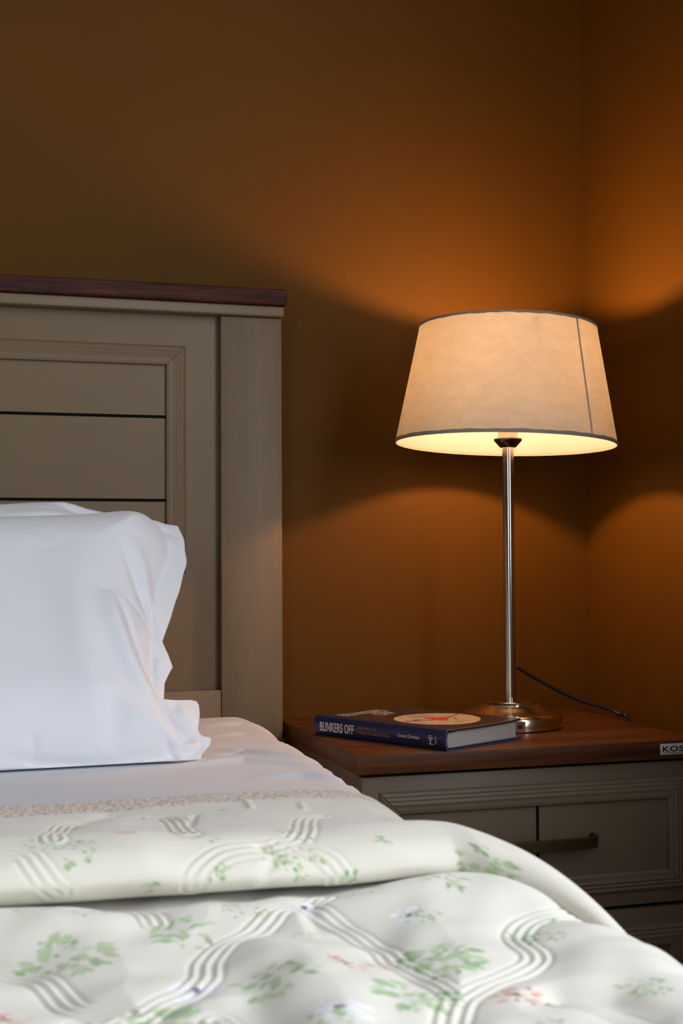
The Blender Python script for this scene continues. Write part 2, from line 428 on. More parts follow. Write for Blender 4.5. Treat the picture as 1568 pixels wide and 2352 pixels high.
right = smooth_poly([(408, 1207), (414, 1220), (423, 1240), (425, 1265), (429, 1292), (421, 1320), (413, 1355), (402, 1386), (392, 1420), (381, 1450), (373, 1474)], 3) + \
        [(379, 1488), (386, 1503), (397, 1532), (387, 1550), (378, 1570), (377, 1590), (376, 1612), (395, 1613), (416, 1612), (440, 1608), (452, 1611), (457, 1620),
         (459, 1640), (457, 1660), (455, 1676), (461, 1688), (472, 1692), (484, 1694), (485, 1702), (481, 1713), (472, 1723), (463, 1733), (461, 1744), (475, 1748), (474, 1752)]
bottom = [(-560, 1842), (-300, 1822), (0, 1794), (80, 1788), (178, 1778), (268, 1766), (330, 1763), (368, 1764), (420, 1760), (450, 1756), (474, 1752)]
left = [(-560, 1232), (-590, 1500), (-560, 1842)]
core = smooth_poly([(-580, 1260), (-300, 1206), (0, 1199), (180, 1193), (300, 1186), (365, 1215), (385, 1280), (350, 1380), (350, 1470), (345, 1560), (375, 1640), (410, 1700), (395, 1735),
        (270, 1764), (0, 1788), (-300, 1820), (-570, 1830)])
cre = [([(268, 1300), (310, 1380), (345, 1450), (368, 1482)], -.0060, .0065),
       ([(300, 1290), (330, 1350), (350, 1420), (368, 1475)], .0050, .0080),
       ([(330, 1380), (350, 1430), (372, 1478)], -.0040, .0040),
       ([(275, 1420), (320, 1440), (350, 1465), (370, 1492)], -.0035, .0040),
       ([(262, 1425), (290, 1490), (325, 1560), (352, 1605)], -.0060, .0060),
       ([(245, 1420), (265, 1500), (310, 1590), (370, 1660), (420, 1700)], .0130, .0170),
       ([(336, 1465), (348, 1520), (352, 1580), (350, 1610)], -.0030, .0040),
       ([(358, 1520), (385, 1528)], .0030, .0060), ([(356, 1545), (372, 1580), (374, 1605)], -.0025, .0050),
       ([(352, 1600), (385, 1655), (420, 1690), (450, 1715)], -.0075, .0065),
       ([(400, 1630), (430, 1650), (452, 1690)], .0060, .0100),
       ([(372, 1722), (395, 1738), (410, 1742)], -.0050, .0035), ([(385, 1718), (420, 1722), (460, 1708)], .0050, .0060),
       ([(420, 1740), (450, 1730), (470, 1715)], -.0040, .0045),
       ([(340, 1210), (380, 1222), (412, 1238)], -.0030, .0035), ([(350, 1225), (385, 1245), (415, 1270)], .0020, .0050),
       ([(120, 1330), (170, 1450), (200, 1600), (215, 1720)], .0040, .0250), ([(240, 1640), (260, 1700), (235, 1745)], -.0040, .0160),
       ([(60, 1730), (75, 1750), (70, 1775)], -.0015, .0060), ([(0, 1766), (120, 1767), (214, 1766), (285, 1758), (350, 1738)], -.0045, .0040)]
pillow('pillow', top, right, bottom, left, PQ, PS, PN, core, cre, .055, .055, 240, 190,
       'large white pillow leaning in front, its open hem crumpled at the right end', 'pillow')
PQ2 = Vector((0, 1.75, ZS)); PS2 = Vector((0, .16, .31)).normalized(); PN2 = Vector((0, -PS2.z, PS2.y))
top2 = [(-560, 1185), (-300, 1168), (-60, 1160), (0, 1157), (50, 1154), (100, 1152), (142, 1151), (170, 1157), (198, 1167), (225, 1173), (262, 1181)]
right2 = [(262, 1181), (262, 1190), (285, 1300), (300, 1450), (280, 1560), (290, 1690)]
bottom2 = [(-560, 1760), (0, 1730), (290, 1700)]; left2 = [(-560, 1185), (-590, 1500), (-560, 1760)]
core2 = smooth_poly([(-570, 1200), (-300, 1172), (0, 1162), (100, 1157), (160, 1175), (225, 1230), (250, 1400), (240, 1600), (200, 1690), (0, 1725), (-560, 1750)])
pillow('pillow', top2, right2, bottom2, left2, PQ2, PS2, PN2, core2, [([(0, 1195), (100, 1196), (180, 1192)], .003, .006), ([(140, 1158), (180, 1176), (250, 1184)], -.002, .004)],
       .035, .035, 120, 90, 'white pillow behind, only its upper edge showing against the headboard', 'pillow')

# ------------------------------------------------------------------ quilt: shared cross-section of the bed's top and sides
ZQ = .586
QR = .060
def xflat(Y): return np.interp(Y, [-.1, .45, .57, .69, .79, .9, 1.0, 1.15], [.285, .290, .300, .325, .332, .328, .328, .346])
XLQ = -1.03
def xbody(Y): return np.interp(Y, [-.1, .45, .57, .69, .76, .83, .9, 1.0, 1.15], [.330, .336, .343, .350, .335, .312, .305, .312, .335])
def qbase(a, Y, h, z0=ZQ, xflat=xflat):
    """a: distance across the cloth (0 at X=0), Y along the bed, h height above the lower face"""
    xf = xflat(Y); th = np.clip((a-xf)/QR, 0, 1.25); ex = np.clip(a-xf-QR*1.25, 0, None)
    thl = np.clip((XLQ-a)/QR, 0, 1.25); exl = np.clip(XLQ-a-QR*1.25, 0, None)
    X = np.clip(a, XLQ, None); X = np.minimum(X, xf)
    X = X+QR*np.sin(th)+ex*math.cos(1.25)*.6 - QR*np.sin(thl)-exl*math.cos(1.25)*.6
    Z = z0-QR*(1-np.cos(th))-ex*.97-QR*(1-np.cos(thl))-exl*.97
    nx = np.sin(th)-np.sin(thl); nz = np.cos(th+thl)
    return np.stack([X+h*nx, Y, Z+h*nz], -1)
# stitched channels, in bed coordinates (x across the cloth, y along the bed)
def bed_pts(pts, z=.598): return [tuple(on_z(x, y, z)[:2]) for x, y in pts]
ST = [smooth_poly(bed_pts(p)) for p in (
    [(1400, 2010), (1300, 2052), (1215, 2072), (1185, 2098), (1196, 2120), (1228, 2140), (1215, 2162), (1150, 2190), (1085, 2222), (1048, 2255), (1035, 2300), (1050, 2352), (1080, 2420), (1120, 2560)],
    [(740, 2040), (700, 2058), (640, 2068), (612, 2088), (580, 2110), (520, 2130), (478, 2160), (470, 2195), (440, 2225), (380, 2245), (330, 2275), (270, 2290), (200, 2340), (150, 2420), (100, 2560)],
    [(700, 2060), (760, 2082), (830, 2110), (880, 2135), (910, 2160), (985, 2195), (1048, 2240)],
    [(-60, 2175), (30, 2188), (90, 2200), (130, 2225), (165, 2252), (215, 2262), (290, 2268)],
    [(300, 2072), (335, 2085), (352, 2100)], [(1290, 2240), (1380, 2255), (1450, 2275), (1530, 2305), (1620, 2330)],
    [(185, 2290), (188, 2330), (150, 2380)], [(500, 2290), (560, 2320), (600, 2370), (660, 2450)])]
random.seed(3)
GREENS = [(.30, .45, .22), (.40, .55, .30), (.24, .38, .20), (.48, .60, .38), (.43, .50, .29)]
BASE = np.array((.700, .678, .612))
def leafcluster(cx, cy, size, kind, n=14, squash=1.0):
    out = []; size = size*1.15; n = int(n*2.3)
    for i in range(n):
        a = random.uniform(0, 2*math.pi); r = size*math.sqrt(random.random())
        lx, ly = cx+r*math.cos(a), cy+r*math.sin(a)*squash
        an = a+random.uniform(-.8, .8); L = max(size*random.uniform(.15, .26), .0024); Wd = L*random.uniform(.38, .55)
        if kind == 'green': c = random.choice(GREENS)
        elif kind == 'red': c = random.choice([(.62, .22, .14), (.70, .34, .24), (.45, .16, .10), (.74, .42, .33)])
        else: c = random.choice([(.70, .74, .88), (.78, .80, .93), (.84, .86, .95)])
        out.append((lx, ly, L, Wd, an, c, random.uniform(.7, 1)))
    if kind == 'blue': out.append((cx, cy, size*.22, size*.2, 0, (.10, .10, .22), .9))
    if kind == 'red': out.append((cx-.1*size, cy, size*.2, size*.16, 0, (.12, .05, .05), .8))
    return out
def paint(P, leaves, col=None):
    if col is None: col = np.tile(BASE, (len(P), 1))
    for (lx, ly, L, Wd, an, c, al) in leaves:
        k = np.where((abs(P[:, 0]-lx) < L*1.2) & (abs(P[:, 1]-ly) < L*1.2))[0]
        if not len(k): continue
        d = P[k]-(lx, ly); u = d[:, 0]*math.cos(an)+d[:, 1]*math.sin(an); v = -d[:, 0]*math.sin(an)+d[:, 1]*math.cos(an)
        e = np.sqrt((u/L)**2+(v/(Wd*(1-.35*(u/L))))**2); m = np.clip((1-e)/.25, 0, 1)*al
        col[k] = col[k]*(1-m[:, None])+np.array(c)*m[:, None]
    return col
def axis(segs):
    out = []
    for a, b, st in segs: out.append(np.arange(a, b, st))
    out.append([segs[-1][1]]); return np.concatenate(out)
def quilt_height(P, lines, puff=.010):
    d = np.full(len(P), 1e9)
    for l in lines: d = np.minimum(d, np.abs(dpoly(P, l)))
    h = puff*(1-np.exp(-(np.clip(d-.008, 0, None)/.030)**1.0))
    cord = np.where(d < .0125, .0008*np.cos(d/.0062*math.pi*2)*np.clip((.0112-d)/.002, 0, 1), 0)
    return h+cord, d

# lower layer of the quilt
av = axis([(-1.35, -.16, .02), (-.16, .42, .00125), (.42, .66, .006)])
yv = axis([(-.10, .42, .01), (.42, .90, .00125), (.90, 1.08, .01)])
A_, Y_ = np.meshgrid(av, yv); P2 = np.stack([A_.ravel(), Y_.ravel()], 1)
h, d = quilt_height(P2, ST, .0075)
big = .0022*np.sin(P2[:, 0]*21+1)*np.sin(P2[:, 1]*17+.5)
def smooth_noise(P, wl, seed):
    r_ = np.random.default_rng(seed); o = np.zeros(len(P))
    for k in range(14):
        a = r_.uniform(0, 6.28); f = 2*math.pi/(wl*r_.uniform(.6, 1.8)); o += np.sin((P[:, 0]*math.cos(a)+P[:, 1]*math.sin(a))*f+r_.uniform(0, 6.28))
    return o/5
big += .0011*smooth_noise(P2, .05, 5)
# soft folds
for pts, amp, wd in (([(590, 2130), (700, 2180), (760, 2260), (800, 2352)], .0075, .022), ([(560, 2200), (600, 2290), (640, 2352)], -.005, .012),
                     ([(880, 2120), (940, 2200), (900, 2300)], -.003, .012), ([(1290, 2225), (1400, 2235), (1500, 2275)], -.005, .010),
                     ([(1100, 2110), (1300, 2130), (1380, 2160)], .003, .02), ([(720, 2050), (715, 2080), (730, 2100)], -.003, .005)):
    big += .6*amp*np.exp(-(dpoly(P2, bed_pts(pts))/wd)**2)
big += .0085*np.exp(-((P2[:, 1]-.772)/.030)**2)
LV = []
for (x, y, s, k, n) in ((150, 2165, .022, 'green', 18), (210, 2100, .010, 'green', 6), (420, 2115, .018, 'green', 14), (130, 2150, .010, 'green', 6), (80, 2095, .014, 'green', 12), (500, 2065, .012, 'green', 10),
        (560, 2075, .012, 'green', 8), (700, 2062, .011, 'blue', 8), (680, 2125, .014, 'green', 9), (940, 2080, .010, 'blue', 8), (970, 2085, .010, 'green', 8), (1010, 2160, .020, 'green', 26),
        (1190, 2100, .009, 'green', 10), (1240, 2110, .012, 'green', 10), (1285, 2112, .007, 'green', 6), (450, 2222, .012, 'blue', 14), (640, 2225, .020, 'green', 16), (800, 2190, .010, 'red', 8),
        (770, 2185, .006, 'red', 4), (860, 2178, .008, 'red', 4), (1190, 2238, .013, 'red', 14), (15, 2290, .010, 'red', 10), (370, 2295, .020, 'green', 26), (780, 2310, .014, 'blue', 12), (740, 2330, .012, 'green', 8),
        (960, 2245, .020, 'green', 20), (1260, 2310, .007, 'green', 5), (1470, 2215, .010, 'green', 9), (1500, 2230, .008, 'green', 7), (1490, 2330, .013, 'green', 9), (830, 2040, .012, 'green', 10), (1020, 2035, .014, 'green', 12),
        (600, 2345, .014, 'green', 10), (20, 2075, .010, 'green', 8), (330, 2070, .008, 'red', 5), (1270, 2075, .006, 'green', 5)):
    c = bed_pts([(x, y)])[0]; LV += leafcluster(c[0], c[1], s, k, n)
for i in range(60):                       # the print carries on over the rest of the bed
    x, y = random.uniform(-1.3, .6), random.uniform(-.1, .45); LV += leafcluster(x, y, .016, random.choice(['green', 'green', 'red', 'blue']), 12)
for i in range(50):
    x, y = random.uniform(-1.3, -.2), random.uniform(.45, 1.05); LV += leafcluster(x, y, .016, random.choice(['green', 'green', 'red', 'blue']), 12)
col = paint(P2, LV)
V = qbase(A_, Y_, (h+big).reshape(A_.shape), xflat=xbody)
quilt = empty('quilt', (-.3, .5, .4), 'floral quilt in cream with green leaves, folded back across the bed', 'quilt')
lo = grid_mesh('quilt_body', V, QUILT, quilt, col=col)
md = lo.modifiers.new('thick', 'SOLIDIFY'); md.thickness = .010; md.offset = -1

# folded-back flap: closed loop section (Y, h) swept across
prof = [(1.135, .0030), (1.142, .0060), (1.140, .0095), (1.128, .0120), (1.09, .0140), (1.05, .0160), (1.00, .0190), (.95, .0240), (.90, .0320), (.875, .0370), (.855, .0410), (.838, .0430), (.822, .0425),
        (.807, .0390), (.797, .0330), (.792, .0250), (.795, .0180), (.803, .0125), (.815, .0095), (.830, .0090), (.90, .0090), (1.00, .0050), (1.10, .0022)]
ps = [(p.x, p.y) for p in spline([(a, b, 0) for a, b in prof+[prof[0]]], 10)][:-1]
psr = resample(ps+[ps[0]], 560)[:-1]
arc = np.concatenate([[0], np.cumsum(np.hypot(*np.diff(psr, axis=0).T))])
av2 = axis([(-1.36, -.16, .02), (-.16, .47, .00125), (.47, .66, .006)])
PY, PH = psr[:, 0], psr[:, 1]
A2, I2 = np.meshgrid(av2, np.arange(len(psr)))
Yf = PY[I2]; Hf = PH[I2]; S2 = arc[I2]           # S: distance round the section, from the far hem
Pf = np.stack([A2.ravel(), S2.ravel()], 1)
# pixel guide for the flap: choose the section point whose projection fits
def proj(p):
    d = Vector(p)-Vector((0, 0, HC)); z = d.dot(_v); return CX+FPX*d.dot(_r)/z, CY-FPX*d.dot(_u)/z
_coarse_a = np.linspace(-.12, .46, 90); ifront = int(np.argmin(PY))+4; _ci = np.arange(0, ifront+1, 3)
def flap_surface(a, Y, h):
    h = h-.007*np.clip((a-xflat(Y)+.09)/.10, 0, 1)**2*np.clip(h/.02, 0, 1)
    h = h*(1-.55*np.clip((a-xflat(Y))/(QR*1.3), 0, 1))
    near = np.clip((.93-Y)/.13, 0, 1); tsd = np.clip((a-xflat(Y)+.015)/.085, 0, 1)
    V = qbase(a, Y, h); V[..., 1] = Y-.115*near*tsd**1.3; return V
_cv = flap_surface(*np.meshgrid(_coarse_a, PY[_ci]), PH[_ci][:, None]*np.ones((1, 90)))
_pp = np.array([[proj(_cv[i, j]) for j in range(90)] for i in range(len(_ci))])
def flap_pt(x, y):
    k = np.argmin((_pp[..., 0]-x)**2+(_pp[..., 1]-y)**2); i, j = divmod(int(k), 90); return (_coarse_a[j], arc[_ci[i]])
ST2 = [smooth_poly([flap_pt(*q) for q in p], 4) for p in (
    [(240, 1870), (150, 1888), (118, 1915), (112, 1932)], [(-20, 1955), (40, 1965), (80, 1990), (110, 2030), (125, 2072)],
    [(350, 1868), (400, 1880), (430, 1905)], [(640, 1925), (560, 1930), (500, 1950), (460, 1985), (440, 2040)],
    [(740, 1865), (700, 1875), (690, 1900), (640, 1918)], [(700, 1925), (760, 1945), (785, 1985), (790, 2022)])]
h2, d2 = quilt_height(Pf, ST2, .004)
fold = np.zeros(len(Pf))
for pts, amp, wd in (([(985, 1925), (975, 1960), (950, 2000)], -.0022, .006), ([(1000, 1930), (1010, 1965)], .0012, .006), ([(600, 1925), (625, 1950), (600, 2040)], -.0018, .004),
                     ([(340, 1960), (330, 2040)], .0010, .010), ([(445, 1868), (440, 1885)], -.0015, .003), ([(560, 1840), (575, 1858)], .0015, .003), ([(690, 1842), (700, 1856)], .0015, .003)):
    fold += amp*np.exp(-(dpoly(Pf, [flap_pt(*q) for q in pts])/wd)**2)
topmask = np.clip(1-(I2.ravel()-ifront)/14., 0, 1)*np.clip(I2.ravel()/25., 0, 1)
wave = .0006*smooth_noise(Pf, .035, 9)+.0030*np.sin(A2.ravel()*16+.8)*np.clip((1.0-Yf.ravel())/.1, 0, 1)
hh = Hf.ravel()+((h2-.004)*.8+fold)*topmask + wave*topmask
LV2 = []
random.seed(11)
for (x, y, s, k, n) in ((290, 1912, .008, 'red', 10), (100, 1935, .012, 'green', 12), (180, 1895, .010, 'green', 8), (190, 1945, .010, 'green', 8), (170, 1975, .005, 'green', 3), (220, 1970, .005, 'green', 3),
        (500, 2000, .006, 'green', 5), (510, 1985, .004, 'green', 3), (660, 1890, .011, 'green', 12), (650, 1965, .007, 'green', 6), (690, 1975, .005, 'green', 4), (620, 1945, .008, 'green', 6), (720, 1945, .006, 'green', 5),
        (800, 2025, .007, 'green', 8), (700, 1900, .006, 'green', 5), (940, 1890, .016, 'green', 14), (880, 1918, .005, 'green', 4), (1080, 1965, .012, 'green', 20), (1110, 1985, .012, 'green', 18), (1090, 1990, .008, 'blue', 5),
        (340, 2030, .006, 'green', 4), (470, 1908, .009, 'green', 6), (520, 1862, .006, 'green', 4), (1060, 1910, .008, 'green', 6), (1250, 2020, .006, 'green', 4), (240, 1880, .008, 'green', 6), (400, 1870, .006, 'green', 4)):
    c = flap_pt(x, y); LV2 += leafcluster(c[0], c[1], s, k, n)
for i in range(40):
    x, y = random.uniform(-1.3, -.2), random.uniform(.02, .42); LV2 += leafcluster(x, y, .014, random.choice(['green', 'green', 'red', 'blue']), 12)
col2 = paint(Pf, LV2, np.tile(np.array((.700, .668, .580)), (len(Pf), 1)))  # creamier base than the body, warm bounced light put into the colour
# woven tan border along the far hem
lim = np.interp(A2.ravel(), [-.1, .1, .3, .4], [.098, .082, .070, .062])
band = np.clip((lim-Pf[:, 1])/.004, 0, 1)*(Pf[:, 1] > .0)
n1 = rng.random((700, 700)); ii = (np.floor(A2.ravel()/.0022).astype(int)) % 700; jj = (np.floor(Pf[:, 1]/.0045).astype(int)) % 700
tan = np.array((.60, .49, .42))[None]*(.80+.42*n1[jj, ii])[:, None]
col2 = col2*(1-band[:, None])+tan*band[:, None]
hh = hh+band*(.0012*(n1[jj, ii]-.5))
Vf = flap_surface(A2, Yf, hh.reshape(A2.shape))
fl = grid_mesh('folded_flap', Vf, QUILT, quilt, col=col2, wrap_v=True, label='turned-back end of the quilt with a woven tan hem')

# ------------------------------------------------------------------ nightstand
ns = empty('nightstand', (.7605, 1.83, 0), 'taupe bedside cabinet with a mahogany top, standing in the corner right of the bed', 'nightstand')
NX0, NX1, NY0, NY1, NZ = .512, 1.009, 1.621, 2.035, .548
bm = bmesh.new(); add_box(bm, NX0, NX1, NY0, NY1, NZ-.0252, NZ, bev=.0012)
auto_smooth(from_bm('top', bm, TOPWOOD, ns, label='reddish mahogany top board'))
bx0, bx1 = NX0+.010, NX1-.010
bm = bmesh.new()
add_box(bm, bx0, bx1, 1.652, NY1-.01, .06, .520)
add_box(bm, bx0+.006, bx1-.006, 1.646, 1.654, .065, .5225, mi=1)  # black backing strip; shade in the gaps around the drawers put into colour
auto_smooth(from_bm('body', bm, [GREIGE_D, BLACK], ns))
for x in (bx0+.02, bx1-.05):
    for y in (1.67, NY1-.06): box('leg', (x, x+.03, y, y+.03, 0, .0601), GREIGE_D, ns)
for (z0, z1) in ((.3262, .5175), (.1270, .3205)):
    dr = bpy.data.objects.new('drawer', None)
    bm = bmesh.new(); add_box(bm, bx0, bx1, 1.634, 1.652, z0, z1, bev=.001)
    mo_x0, mo_x1 = .5445, .9895; mo_t = min(z0+.1713, z1-.015); mo_b = z0+.0180
    add_box(bm, .7668-.0019, .7668+.0019, 1.6332, 1.6345, mo_b+.029, mo_t-.029, mi=1)
    dr = from_bm('drawer', bm, [GREIGE_D, BLACK], ns); auto_smooth(dr)
    moulding(dr, mo_x0, mo_x1, mo_b, mo_t, 1.634, GREIGE_D, s=.94)
    zc = (mo_b+mo_t)/2-.0005
    # flat bar pull whose ends bend back to the drawer
    bm = bmesh.new(); hx0, hx1 = .6840, .8498
    cent = [(hx0+.004, 1.633), (hx0+.004, 1.620), (hx0+.012, 1.609), (hx0+.024, 1.606), (hx1-.024, 1.606), (hx1-.012, 1.609), (hx1-.004, 1.620), (hx1-.004, 1.633)]
    rows = []
    for i, (x, y) in enumerate(cent):
        a = Vector(cent[max(i-1, 0)]); b = Vector(cent[min(i+1, len(cent)-1)]); t = (b-a).normalized(); nn = Vector((t.y, -t.x))
        rows.append([bm.verts.new((x+nn.x*k, y+nn.y*k, zc+zz)) for k, zz in ((.0032, -.0074), (.0032, .0074), (-.0032, .0074), (-.0032, -.0074))])
    for i in range(len(rows)-1):
        for k in range(4): bm.faces.new((rows[i][k], rows[i][(k+1) % 4], rows[i+1][(k+1) % 4], rows[i+1][k]))
    bm.faces.new(rows[0]); bm.faces.new(rows[-1])
    bmesh.ops.bevel(bm, geom=[e for e in bm.edges], offset=.0008, segments=2, affect='EDGES')
    auto_smooth(from_bm('handle', bm, BRASS, dr, label='antique brass bar handle'), 30)

# lettering
def text(name, s, size, mat, M4, parent, xs=1.0, bold=0, sc=False, depth=.00012, spacing=1.0, align='LEFT', label=None, post=None):
    cu = bpy.data.curves.new(name, 'FONT'); cu.body = s; cu.size = size; cu.extrude = depth; cu.offset = bold
    cu.space_character = spacing; cu.align_x = align; cu.resolution_u = 4
    if sc:
        cu.small_caps_scale = .75
        for i, ch in enumerate(s):
            if ch.islower(): cu.body_format[i].use_small_caps = True
    o = bpy.data.objects.new('tmp', cu); C.objects.link(o)
    dg = bpy.context.evaluated_depsgraph_get(); me = bpy.data.meshes.new_from_object(o.evaluated_get(dg))
    bpy.data.objects.remove(o)
    me.transform(M4 @ Matrix.Diagonal((xs, 1, 1, 1)))
    if post:
        for v in me.vertices: post(v)
    return link(name, me, mat, parent, label=label)
def frame(o, xdir, ydir):
    x = Vector(xdir).normalized(); y = Vector(ydir).normalized(); z = x.cross(y)
    m = Matrix((x, y, z)).transposed().to_4x4(); m.translation = Vector(o); return m
STEEL = plain('brand_plate_silver', (.50, .49, .47), .45, metal=.3, vary=.05)
pl = box('brand_plate', (.9443, 1.0015, 1.6200, 1.6212, .5287, .5436), STEEL, ns, bev=.0002, label='small silver brand plate')
text('lettering', 'KOSM', .0103, BLACK, frame((.9470, 1.6199, .5330), (1, 0, 0), (0, 0, 1)), pl, xs=1.58, bold=.00016, spacing=1.10)
text('lettering', 'STYLISH HOME FURN', .0026, BLACK, frame((.9515, 1.6199, .5303), (1, 0, 0), (0, 0, 1)), pl, xs=1.7)

# ------------------------------------------------------------------ book
ba = math.atan2(-.2213, .1114)+math.radians(1.6)
ax = Vector((math.cos(ba), math.sin(ba), 0)); bx = Vector((-ax.y, ax.x, 0))      # along the spine; away from the spine
BO = Vector((.5166, 1.8364, NZ+.0004))
book = empty('book', BO, 'dark hardback book titled BLINKERS OFF lying flat on the mahogany top', 'book')
BL, BW, BT = .2450, .158, .0272
def bp(u, v, z): return BO+ax*u+bx*v+Vector((0, 0, z))
NAVY = plain('navy_book_cloth', (.012, .017, .065), .32, spec=.5)
COVER = plain('dark_cover_print', (.040, .026, .024), .30, spec=.5, vary=.1, vscale=30)
PAGE = plain('page_edges', (.50, .46, .42), .8, bump=.5, bscale=500, stretch=(.05, .05, 3), vary=.06, vscale=300)
def slab(bm, u0, u1, v0, v1, zf, th, nv=24, nu=10, mi=0):
    """thin board following height function zf(u,v)"""
    T, B = {}, {}
    for i in range(nu+1):
        for j in range(nv+1):
            u = u0+(u1-u0)*i/nu; v = v0+(v1-v0)*j/nv; z = zf(u, v)
            T[i, j] = bm.verts.new(bp(u, v, z+th)); B[i, j] = bm.verts.new(bp(u, v, z))
    F = []
    for i in range(nu):
        for j in range(nv):
            F.append(bm.faces.new((T[i, j], T[i+1, j], T[i+1, j+1], T[i, j+1]))); F.append(bm.faces.new((B[i, j], B[i, j+1], B[i+1, j+1], B[i+1, j])))
    for i in range(nu):
        F.append(bm.faces.new((T[i, 0], B[i, 0], B[i+1, 0], T[i+1, 0]))); F.append(bm.faces.new((T[i, nv], T[i+1, nv], B[i+1, nv], B[i, nv])))
    for j in range(nv):
        F.append(bm.faces.new((T[0, j], T[0, j+1], B[0, j+1], B[0, j]))); F.append(bm.faces.new((T[nu, j], B[nu, j], B[nu, j+1], T[nu, j+1])))
    for f in F: f.material_index = mi
BTH = .0026
def ztop(u, v):
    s = v/BW; return BT-BTH-.0012*math.exp(-((s-.07)/.04)**2)+.0010*math.sin(min(1, s)*3.0)*(u/BL)*-1+.0012*s**3
bm = bmesh.new()
slab(bm, 0, BL, .006, BW, ztop, BTH, mi=1)
slab(bm, 0, BL, .006, BW, lambda u, v: 0, BTH)
# rounded spine
sec = [(.0085, BT), (.0045, BT+.0002), (.0012, BT-.0012), (-.0002, BT-.004), (-.0016, BT*.5), (-.0002, .004), (.0010, .0012), (.004, 0), (.0085, 0),
       (.0085, BTH*.8), (.005, .0030), (.0022, .006), (.0010, BT*.5), (.0022, BT-.006), (.005, BT-.003), (.0085, BT-BTH*.8)]
r0 = [bm.verts.new(bp(0, v, z)) for v, z in sec]; r1 = [bm.verts.new(bp(BL, v, z)) for v, z in sec]
for i in range(len(sec)):
    j = (i+1) % len(sec); bm.faces.new((r0[i], r0[j], r1[j], r1[i]))
half = len(sec)
bm.faces.new(r0); bm.faces.new(r1)
cover = from_bm('cover', bm, [NAVY, COVER], book); auto_smooth(cover, 35)
bm = bmesh.new(); pts = []
for (u, v, z) in ((.005, .006, BTH+.0002), (BL-.005, .006, BTH+.0002), (BL-.005, BW-.005, BTH+.0002), (.005, BW-.005, BTH+.0002)): pts.append(bm.verts.new(bp(u, v, z)))
pt2 = [bm.verts.new(bp(u, v, ztop(u, v)-.0006)) for (u, v) in ((.005, .008), (BL-.005, .008), (BL-.005, BW-.005), (.005, BW-.005))]
bm.faces.new(pts); bm.faces.new(pt2)
for k in range(4): bm.faces.new((pts[k], pts[(k+1) % 4], pt2[(k+1) % 4], pt2[k]))
from_bm('page_block', bm, PAGE, book, label='pale cut edges of the pages')
# pale worn edging at the spine end of the jacket
WORN = plain('jacket_edge', (.30, .31, .36), .5)
bm = bmesh.new(); tube(bm, [bp(BL+.0003, v, z) for v, z in sec[0:9]], .00035, 6); tube(bm, [bp(BL+.0002, v, ztop(BL, v)+BTH) for v in np.linspace(.0085, BW*.95, 16)], .00022, 6)
tube(bm, [bp(BL+.0002, v, .0002) for v in np.linspace(.0085, BW*.98, 8)], .0002, 6)
from_bm('jacket_edge', bm, WORN, book, label='pale worn edge of the jacket')
PRW = plain('cover_print_white', (.62, .60, .58), .5); PRO = plain('cover_print_copper', (.30, .13, .08), .5)
PRB = plain('cover_print_beige', (.52, .39, .27), .45, vary=.12, vscale=60); PRG = plain('cover_print_grey', (.36, .28, .22), .5)
PRR = plain('cover_print_red', (.50, .045, .02), .5)
def spf(u, z): return frame(bp(u, -.0016, z), ax, (0, 0, 1))
text('title_lettering', 'BLINKERS OFF', .0182, PRW, spf(.0115, .0066), cover, xs=.575, bold=.00020, spacing=1.02)
text('subtitle_lettering', 'How will the', .0064, PRO, spf(.0870, .0150), cover, xs=.93, sc=True)
text('subtitle_lettering', 'World Counter China', .0064, PRO, spf(.0870, .0084), cover, xs=.93, sc=True)
text('author_lettering', 'Gaurie Dwivedi', .0066, PRW, spf(.1605, .0112), cover, xs=.93, sc=True)
# publisher's emblem on the spine
bm = bmesh.new(); e0 = (.2190, .0120)
def ep(u, z): return bp(e0[0]+u, -.00185, e0[1]+z)
tube(bm, [ep(*p) for p in ((.0012, .0052), (.0000, .0062), (-.0022, .0056), (-.0026, .0034), (-.0008, .0020), (.0014, .0014), (.0012, -.0006), (-.0006, -.0014))], .00050, 6)
tube(bm, [ep(*p) for p in ((.0036, .0018), (.0030, .0032), (.0012, .0034), (.0000, .0010), (.0004, -.0020), (-.0002, -.0040), (.0016, -.0052), (.0046, -.0052))], .00055, 6)
from_bm('emblem', bm, PRW, cover, label='white curled emblem')
bm = bmesh.new()
for k in range(11):
    a = math.radians(100+k*17); tube(bm, [ep(.0026*math.cos(a)-.0010, .0030*math.sin(a)-.0005), ep(.0056*math.cos(a)-.0010, .0062*math.sin(a)-.0005)], .00016, 5)
from_bm('emblem_rays', bm, PRO, cover)
for k in range(3):      # illegible fine print beside the emblem
    bm = bmesh.new(); tube(bm, [bp(.2268+k*.0011, -.0016, .0075), bp(.2268+k*.0011, -.0016, .0175)], .00022, 5); from_bm('emblem_line', bm, PRG, cover)
# front cover art; reading direction runs away from the spine, top of the page towards u=0
def cv(u, v, dz=.00015): return bp(u, v, ztop(u, v)+BTH+dz)
def cvf(u, v): return frame(cv(u, v, .0001), bx, -ax)
def hug(v):
    d = v.co-BO; v.co.z = cv(max(0, min(BL, d.dot(ax))), max(0, min(BW, d.dot(bx))), .0002).z
text('title_lettering', 'BLINKERS', .0330, PRW, cvf(.0440, .0200), cover, xs=.62, bold=.0009, post=hug)
text('title_lettering', 'OFF', .0330, PRW, cvf(.0720, .0620), cover, xs=.62, bold=.0009, post=hug)
text('subtitle_lettering', 'How will the World', .0060, PRO, cvf(.0790, .0200), cover, xs=1.0, sc=True, post=hug)
text('subtitle_lettering', 'Counter China', .0070, PRO, cvf(.0880, .0750), cover, xs=1.2, sc=True, post=hug)
text('author_lettering', 'GAURIE DWIVEDI', .0090, PRO, cvf(.2360, .0450), cover, xs=.85, post=hug)
